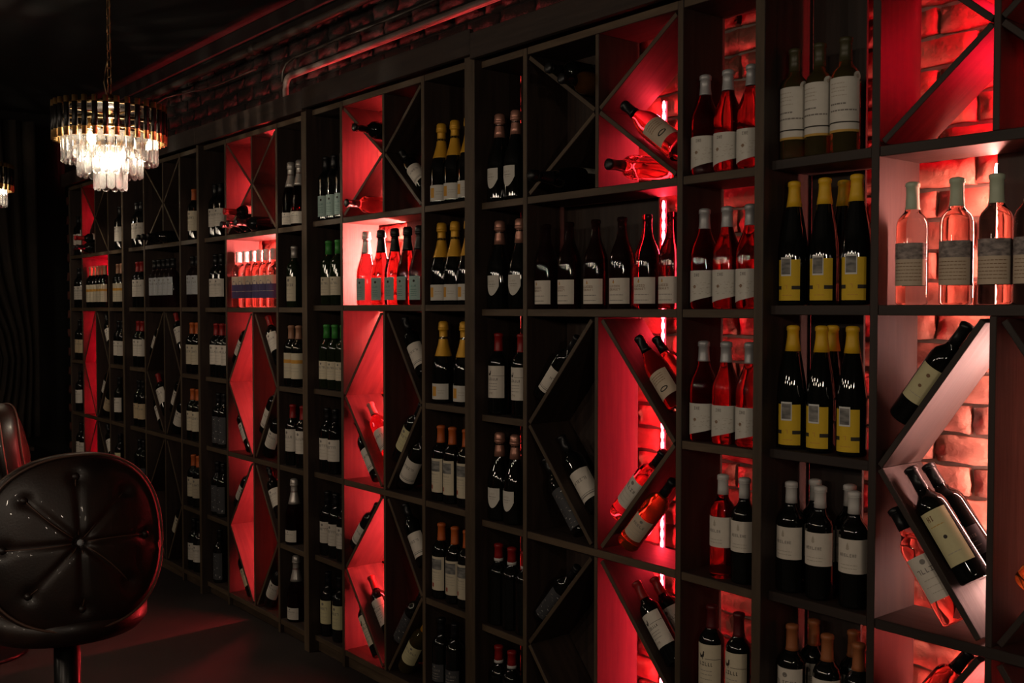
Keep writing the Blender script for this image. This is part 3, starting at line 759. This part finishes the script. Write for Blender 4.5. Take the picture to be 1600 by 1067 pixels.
lean(5,'upper','LL',1,'one_dot',.0,.052,14); lean(5,'upper','LL',1,'black_plain',.0,.135)
lean(5,'upper','LL',-1,'rose_white',.0,.046,26)
lean(5,'lower','UL',1,'rose_plain',.0,.1)
lean(5,'upper','LR',1,'amber',.0,.08)
lean(4,'upper','UL',1,'rings',.0,.046,60)
lean(4,'upper','LL',1,'rings',.0,.07,20); lean(4,'upper','LL',-1,'lattice',.0,.046,40)
lean(4,'upper','UR',1,'rose_lips',.0,.06,14); lean(4,'upper','UR',1,'rose_plain',.0,.142)
lean(4,'upper','LR',1,'rose_white',.0,.06,-10); lean(4,'upper','LR',-1,'amber',.0,.046,20)
lean(4,'lower','UL',1,'lattice',.0,.046,40)
lean(4,'lower','UR',1,'rooster_red',.0,.055,12); lean(4,'lower','UR',1,'red_white',.0,.137)
lean(4,'top','LR',1,'rose_lips',.0,.046,30)
lean(3,'upper','LL',1,'rose_cap',.0,.08,20); lean(3,'upper','LL',-1,'rings',.0,.046,40)
lean(3,'upper','UR',1,'rings',.0,.046,20); lean(3,'upper','LR',1,'dark_yellow',.0,.046,0); lean(3,'upper','LR',-1,'rings',.0,.046,20)
lean(3,'lower','UL',1,'rings',.0,.046,30); lean(3,'lower','LL',1,'rooster_red',.0,.08,14); lean(3,'lower','LL',-1,'rooster_wine',.0,.046,20)
lean(3,'lower','UR',1,'rings',.0,.046,20); lean(3,'lower','LR',1,'lattice',.0,.046); lean(3,'lower','LR',-1,'straw_lie',.0,.046,20)
lean(3,'top','LR',1,'rings',.0,.046,30,size=.84)
lean(2,'upper','UL',1,'dark_white',.0,.046,30); lean(2,'upper','UR',1,'red_white',.0,.046,14); lean(2,'upper','LR',1,'rings',.0,.046,10); lean(2,'upper','LR',-1,'dark_white',.0,.046,14); lean(2,'upper','LL',-1,'dark_white',.0,.046,14)
lean(2,'lower','UL',1,'dark_white',.0,.046,30); lean(2,'lower','UR',1,'dark_white',.0,.046,14); lean(2,'lower','LL',-1,'dark_tan',.0,.046,14); lean(2,'lower','LR',-1,'dark_white',.0,.046,14)
lean(1,'upper','UL',1,'dark_white',.0,.046,30); lean(1,'upper','UR',1,'red_white',.0,.046,14); lean(1,'upper','LL',1,'red_white',.0,.046,10); lean(1,'upper','LL',-1,'dark_white',.0,.046,20); lean(1,'upper','LR',1,'dark_white',.0,.046,20); lean(1,'upper','LR',-1,'dark_white',.0,.046,20)
lean(1,'lower','LR',1,'orange_white',.0,.046,20)
lean(0,'upper','UR',1,'dark_white',.0,.046,30); lean(0,'upper','LR',1,'dark_white',.0,.046,10); lean(0,'upper','LR',-1,'dark_tan',.0,.046,20); lean(0,'lower','UR',1,'dark_white',.0,.046,20)

# bottles laid crosswise in the top X, necks pointing into the room
def perp(u, x, z, key, words, yb=.186, turn=150):
    bottle(key, (x, yb, z), (math.pi/2, 0), f"{ST[key]['words']} laid crosswise {words}, {BAYN[(u,'X')]}", f"bottles lying in {BAYN[(u,'X')]}", turn)
def zshelf(u): return GEO[u][3][5]+TH/2+.003
def vnotch(u, rad, dx):
    xa, c, xb, lv = GEO[u]; zm = (lv[5]+lv[6])/2; hw = (xb-xa)/2; hh = (lv[6]-lv[5])/2-.013; sl = hh/hw
    return c-dx, zm + .006 + dx*sl + (rad+.0085)*math.hypot(1, sl)
x_, z_ = vnotch(4, .0377, .048); perp(4, x_, z_, 'amber', 'low in top notch'); x_, z_ = vnotch(4, .0377, .112); perp(4, x_, z_, 'black_plain', 'upper left in top notch')
perp(4, GEO[4][0]+.175, zshelf(4)+.0446, 'medal', 'on shelf under top X')
perp(4, GEO[4][2]-.135, zshelf(4)+.0379, 'rose_plain', 'on shelf under top X', .145)
x_, z_ = vnotch(3, .0377, .047); perp(3, x_, z_, 'black_plain', 'in top notch')
perp(3, GEO[3][1]-.115, zshelf(3)+.0379, 'rose_plain', 'on shelf under top X')
for u in (2, 1, 0):
    xa, c, xb, lv = GEO[u]; zf = zshelf(u)+.0379
    for x, nm in ((c-.125, 'left'), (c-.048, 'middle'), (c+.048, 'right')):
        if u == 0 and x > c: continue
        perp(u, x, zf, 'black_plain', nm+' on shelf under top X')
    if u != 1: perp(u, c-.0865, zf+.0655, 'red_white', 'on two others under top X')

# ------------------------------------------------------------------ pipes and cables above the racks
def pipe(name, pts, r, label, m='pipe_metal', fit=None):
    ro = tag(empty(name, pts[0]), label, 'pipe')
    mesh_obj('tube', tube(name, [Vector(p)-Vector(pts[0]) for p in pts], r, m, 10), ro)
    for q in fit or []:
        a, b = Vector(q[0]), Vector(q[1]); mesh_obj('fitting', tube('fitting', [a-Vector(pts[0]), b-Vector(pts[0])], r*1.5, m, 10), ro)
    return ro
pz = at_y(447, 121, .21); px0 = pz.x; zz = pz.z
top_f = LV[6]+.055
bend = [(px0-.005, .21, top_f+.01), (px0-.005, .21, zz-.06)] + [(px0-.005+.055*(1-math.cos(a)), .21, zz-.055+.055*math.sin(a)) for a in (R(15),R(35),R(55),R(75),R(90))]
pipe('conduit_pipe', bend+[(-2.2,.21,zz),(-.5,.21,zz),(2.2,.21,zz)], .017, 'red lit conduit pipe running above the racks and turning down', 'conduit_metal', fit=[((px0-.005,.21,top_f+.015),(px0-.005,.21,top_f+.05)), ((-2.9,.21,zz),(-2.86,.21,zz))])
pu = at_y(235, 150, .16)
pipe('conduit_pipe', [(-9.1,.16,pu.z),(-5,.16,pu.z),(2.4,.16,pu.z)], .022, 'long straight pipe under the ceiling above the racks', fit=[((-5.3,.16,pu.z),(-5.24,.16,pu.z))])
pw_ = at_y(305, 140, .18)
cab = [at_y(a, b, .2) for a, b in ((441,128),(442,112),(447,100),(460,90),(490,78),(535,58),(600,33),(660,8),(720,-18))]
pipe('cable', cab, .006, 'thin cable bending along the brick wall above the pipe')
cab = [at_y(a, b, .2) for a, b in ((243,163),(258,153),(280,147),(310,141),(340,133),(400,108))]
pipe('cable', cab, .005, 'thin cable sagging behind the chandelier')

# ------------------------------------------------------------------ chandeliers
def chandelier(loc, label, chain_top):
    ro = tag(empty('chandelier', loc), label, 'chandelier', 'crystal chandeliers')      # origin: bottom of the lowest crystals
    zt0, zt1 = .215, .385                       # rods
    RO = .234
    def ring(name, r, z, th, m): mesh_obj(name, lathe(name, [(r-th, z), (r, z), (r, z+.012), (r-th, z+.012), (r-th, z)], m, 40), ro)
    ring('frame_ring', RO-.012, zt0+.075, .012, 'brass_dark'); ring('frame_ring', RO-.012, zt1-.03, .012, 'brass_dark'); ring('frame_ring', .150, zt0+.05, .012, 'brass_dark'); ring('frame_ring', .075, zt0+.04, .012, 'brass_dark')
    for a in range(4):
        mesh_obj('frame_arm', box_mesh(RO*2-.03, .010, .008, 'brass_dark', .001), ro, (0,0,zt1-.045 if a < 2 else zt0+.06), (0,0,a*math.pi/2+.3))
    mesh_obj('frame_stem', lathe('frame_stem', [(0,zt0+.03),(.012,zt0+.03),(.012,zt1+.01),(.02,zt1+.015),(.02,zt1+.03),(.006,zt1+.05),(0,zt1+.05)], 'brass_dark', 14), ro)
    mesh_obj('light_stop_plate', lathe('light_stop_plate', [(0,zt1-.028),(RO-.014,zt1-.028),(RO-.014,zt1-.022),(0,zt1-.022)], 'black_metal', 40), ro)  # plate added inside the rods to keep light off the ceiling
    # rod: gilt foot, black tube, gilt head
    pr = [(0,0,0),(.0112,0,0),(.0112,.036,0),(.0120,.037,1),(.0120,.140,1),(.0112,.141,2),(.0112,.168,2),(0,.169,2)]
    v, f = lathe_data([(a,b) for a,b,_ in pr], 10); fm = []
    for ri in range(len(pr)-1): fm += [0 if ri < 2 else 1 if ri < 5 else 0]*10
    rodm = make_mesh('rod', v, f, ['gold','black_metal'], True, fm[:len(f)])
    n = 33
    for i in range(n):
        a = 2*math.pi*i/n; mesh_obj('rod', rodm, ro, (RO*math.cos(a), RO*math.sin(a), zt0))
    # crystal: flat bar with rounded foot
    def crystal(wd, ln, th):
        out = [(-wd/2, ln), (-wd/2, wd*.5)] + [(-wd/2*math.cos(q), wd*.5-wd*.5*math.sin(q)) for q in (R(30),R(60),R(90),R(120),R(150))] + [(wd/2, wd*.5), (wd/2, ln)]
        vs, fs = [], []; m_ = len(out)
        for x, z in out: vs.append((x, -th/2, z))
        for x, z in out: vs.append((x*.7, -th, z*.92+ln*.05))
        for x, z in out: vs.append((x*.7, th, z*.92+ln*.05))
        for x, z in out: vs.append((x, th/2, z))
        fs.append(tuple(range(m_, 2*m_))); fs.append(tuple(range(2*m_, 3*m_))[::-1])
        for i in range(m_):
            j = (i+1) % m_
            fs += [(i, j, m_+j, m_+i), (2*m_+i, 2*m_+j, 3*m_+j, 3*m_+i), (3*m_+i, 3*m_+j, j, i)]
        return make_mesh('crystal', vs, fs, 'crystal')
    c1, c2, c3 = crystal(.034,.125,.006), crystal(.034,.125,.006), crystal(.034,.115,.006)
    for r, cnt_, z, cm in ((.200,32,.118,c1), (.134,21,.058,c2), (.066,11,.0,c3)):
        for i in range(cnt_):
            a = 2*math.pi*(i+.5)/cnt_; mesh_obj('crystal', cm, ro, (r*math.cos(a), r*math.sin(a), z), (0,0,a+math.pi/2))
    bulb = lathe('bulb', [(0,0),(.005,.002),(.009,.012),(.0105,.022),(.008,.036),(.003,.050),(0,.054)], 'bulb', 12)
    cand_up = lathe('bulb_holder', [(0,.050),(.006,.050),(.006,.11),(0,.111)], 'gold', 10)       # bulbs hang from their holders
    for i in range(9):
        a = 2*math.pi*i/6+.2; rr, bz = (.165, .185) if i < 6 else (.0, 0)
        if i >= 6: a = 2*math.pi*(i-6)/3+.5; rr, bz = .035, .095
        else: rr = .165 if i % 2 else .10; bz = .19 if i % 2 else .125
        b = mesh_obj('bulb', bulb, ro, (rr*math.cos(a), rr*math.sin(a), bz)); mesh_obj('bulb_holder', cand_up, b)
    # chain and cord
    zc = zt1+.045; i = 0
    lv_, lf_ = [], []
    for k in range(14):
        q = 2*math.pi*k/14
        for j in range(6):
            s = 2*math.pi*j/6; rr = .010+.0022*math.cos(s)
            lv_.append((rr*math.cos(q), .0022*math.sin(s), (rr*1.0)*math.sin(q)+(.012 if math.sin(q) > 0 else -.012)))
    for k in range(14):
        for j in range(6):
            lf_.append((k*6+j, ((k+1)%14)*6+j, ((k+1)%14)*6+(j+1)%6, k*6+(j+1)%6))
    lm = make_mesh('chain_link', lv_, lf_, 'brass_dark', True)
    while zc+.02 < chain_top-loc[2]:
        mesh_obj('chain_link', lm, ro, (0,0,zc+.022), (0,0,(i%2)*math.pi/2+.4)); zc += .0385; i += 1
    mesh_obj('cord', tube('cord', [(0,0,zt1+.02),(-.012,-.01,zt1+.05),(-.022,-.018,zt1+.10),(-.018,-.012,zt1+.15),(-.006,-.004,zt1+.20),(.004,.002,zt1+.25),(.004,.002,chain_top-loc[2])], .0028, 'cord', 6), ro)
    mesh_obj('ceiling_canopy', lathe('ceiling_canopy', [(0,chain_top-loc[2]-.03),(.03,chain_top-loc[2]-.03),(.055,chain_top-loc[2]-.012),(.06,chain_top-loc[2]),(0,chain_top-loc[2])], 'brass_dark', 20), ro)
    l = bpy.data.lights.new('chandelier_glow', 'POINT'); l.energy = 30; l.shadow_soft_size = .014; l.color = (1,.83,.62)
    lo = bpy.data.objects.new('chandelier_glow', l); COL.objects.link(lo); lo.parent = ro; lo.location = (0,0,.15)
    return ro
def cam_point(px, z_, zw): # a point at a given camera depth and height
    d = _fw + _rt*((px-800)/FPX); p = Vector((0,-D0,EYE)) + d*z_; p.z = zw; return p
chandelier(cam_point(176, 4.65, 2.155), 'lit crystal chandelier with black rods hanging from a chain', ZC-.002)
chandelier(cam_point(-41, 6.5, 2.155), 'second crystal chandelier cut by the picture edge', ZC-.002)

# ------------------------------------------------------------------ bar stools
def stool(loc, rz, label):
    """origin on the floor under the seat; local -y is the side of the tufted back disc"""
    ro = tag(empty('bar_stool', loc, rz), label, 'stool', 'leather bar stools')
    mesh_obj('base_plate', lathe('base_plate', [(0,0),(.21,0),(.215,.008),(.20,.018),(.06,.03),(.035,.05),(0,.05)], 'black_metal', 32), ro)
    mesh_obj('column', lathe('column', [(0,.03),(.048,.03),(.048,.40),(.040,.41),(.040,.60),(0,.60)], 'black_metal', 20), ro)
    v, f = [], []
    mesh_obj('foot_ring', tube('foot_ring', [(.16*math.cos(a*math.pi/12), .16*math.sin(a*math.pi/12), .27) for a in range(25)], .010, 'black_metal', 8), ro)
    for a in (0, math.pi/2): mesh_obj('foot_ring_spoke', tube('foot_ring_spoke', [(-.16*math.cos(a),-.16*math.sin(a),.27),(.16*math.cos(a),.16*math.sin(a),.27)], .007, 'black_metal', 8), ro)
    mesh_obj('seat', lathe('seat', [(0,.585),(.15,.585),(.225,.60),(.245,.625),(.245,.66),(.225,.685),(.15,.70),(0,.705)], 'leather', 40), ro)
    # back: a tilted, tufted, gently domed disc with a thick rolled rim
    back = empty('backrest', (0,-.20,.908)); back.parent = ro; back.rotation_euler = (R(-9),0,0)
    NR, NA = 26, 96; A, B = .262, .262; BEND = .8
    btn = [(.205*math.cos(q), .200*math.sin(q)) for q in [math.pi/2+i*math.pi/4 for i in range(8)]]
    def outline(th):
        c, s = math.cos(th), math.sin(th); p = 2.35
        r = (abs(c)**p+abs(s)**p)**(-1/p); return A*r*c, B*r*s*(1+.04*c)
    def height(x, z, t):
        h = -.030*(1-t*t) + .012*t**8 + BEND*x*x
        d0 = math.hypot(x, z); h += .016*math.exp(-(d0/.022)**2)
        for bx_, bz_ in btn:
            d = math.hypot(x-bx_, z-bz_); h += .014*math.exp(-(d/.020)**2)
            L = math.hypot(bx_, bz_); s = (x*bx_+z*bz_)/L
            if 0 < s < L: h += .007*math.exp(-(abs(x*bz_-z*bx_)/L/.010)**2)
        return h
    vs = [(0, height(0,0,0), 0)]; fs = []
    for i in range(1, NR+1):
        t = i/NR
        for k in range(NA):
            ox, oz = outline(2*math.pi*k/NA); vs.append((ox*t, height(ox*t, oz*t, t), oz*t))
    for k in range(NA): fs.append((0, 1+k, 1+(k+1)%NA))
    for i in range(NR-1):
        for k in range(NA):
            a = 1+i*NA; fs.append((a+k, a+NA+k, a+NA+(k+1)%NA, a+(k+1)%NA))
    last = 1+(NR-1)*NA
    for (sc, yy) in ((1.025,.018),(1.045,.04),(1.045,.075),(1.02,.10),(.95,.11),(.80,.085),(.40,.06)):
        b0 = len(vs)
        for k in range(NA):
            ox, oz = outline(2*math.pi*k/NA); vs.append((ox*sc, yy+BEND*(ox*min(sc,1))**2, oz*sc))
        for k in range(NA): fs.append((last+k, b0+k, b0+(k+1)%NA, last+(k+1)%NA))
        last = b0
    fs.append(tuple(range(last, last+NA)))
    mesh_obj('cushion', make_mesh('cushion', vs, fs, 'leather', True), back)
    mesh_obj('piping', tube('piping', [(outline(2*math.pi*k/64)[0]*1.012, .006+BEND*outline(2*math.pi*k/64)[0]**2, outline(2*math.pi*k/64)[1]*1.012) for k in range(65)], .0042, 'seam', 6), back)
    mesh_obj('piping', tube('piping', [(outline(2*math.pi*k/64)[0]*1.04, .085+BEND*outline(2*math.pi*k/64)[0]**2, outline(2*math.pi*k/64)[1]*1.04) for k in range(65)], .0042, 'seam', 6), back)
    bt = lathe('button', [(0,.006),(.008,.005),(.0125,0),(.0125,-.004),(0,-.004)], 'leather', 14)
    for bx_, bz_ in btn:
        pts = []
        for s in range(9):
            q = .02+.98*s/8; x, z = bx_*q, bz_*q; o_x, o_z = outline(math.atan2(z, x)); t = math.hypot(x,z)/math.hypot(o_x,o_z)
            bow = .012*math.sin(q*math.pi); pts.append((x-bow*bz_/.2, height(x, z, t)-.0014, z+bow*bx_/.2*.3))
        mesh_obj('seam', tube('seam', pts, .0022, 'seam', 5), back)
        o_x, o_z = outline(math.atan2(bz_, bx_)); t = math.hypot(bx_,bz_)/math.hypot(o_x,o_z)
        mesh_obj('button', bt, back, (bx_, height(bx_,bz_,t)-.002, bz_), (math.pi/2,0,0))
    mesh_obj('crystal_button', lathe('crystal_button', [(0,.010),(.005,.009),(.010,.004),(.011,0),(0,-.003)], 'crystal_button', 8), back, (0, height(0,0,0)-.003, 0), (math.pi/2,0,0))
    mesh_obj('back_bracket', box_mesh(.12,.05,.10,'leather',.01), ro, (0,-.165,.655))
    return ro
p1 = cam_point(121, 3.0, 0); dirc = math.atan2(-(0-p1.x), (-D0-p1.y))   # towards the camera
def face_cam(p): return math.atan2(-D0-p.y, 0-p.x)+math.pi/2
pp = cam_point(98, 3.27, 0); stool(pp, face_cam(pp)+R(11), 'tufted dark leather bar stool with crystal centre button')
pp = cam_point(-42, 4.75, 0); stool(pp, face_cam(pp)+R(104), 'farther dark leather bar stool at the picture edge')

# ------------------------------------------------------------------ dark end of the room
cv, cf = [], []
NX = 60
for i in range(NX+1):
    u = i/NX
    for j in range(13):
        t = j/12; zz_ = 2.5*t+.6; wv = .035*math.sin(u*38)+.01*math.sin(u*91)
        gather = 1-.45*math.exp(-((zz_-1.25)/.5)**2)
        cv.append((-8.75+wv, -.08-.75*u*gather*(.55+.45*t), zz_))
for i in range(NX):
    for j in range(12):
        a = i*13+j; cf.append((a, a+13, a+14, a+1))
cu = mesh_obj('curtain', make_mesh('curtain', cv, cf, 'drape', True)); tag(cu, 'dim brown curtain hanging at the dark end of the room', 'curtain')
sm = cu.modifiers.new('thickness', 'SOLIDIFY'); sm.thickness = .006
sb = tag(empty('sideboard', (-8.55,-.75,0)), 'low black sideboard in the dark corner by the curtain', 'cabinet')
mesh_obj('carcass', box_mesh(.45,1.0,.50,'dark_plaster',.006), sb, (0,0,.29)); mesh_obj('worktop', box_mesh(.49,1.04,.03,'wood',.004), sb, (0,0,.556))
for yy in (-.25,.25):
    d_ = mesh_obj('door', box_mesh(.018,.47,.45,'wood',.003), sb, (.235,yy,.29)); mesh_obj('handle', box_mesh(.012,.012,.12,'brass_dark',.003), d_, (.015,.18 if yy<0 else -.18,.08))
for xx in (-.18,.18):
    for yy in (-.44,.44): mesh_obj('foot', box_mesh(.04,.04,.04,'black_metal',.003), sb, (xx,yy,.02))
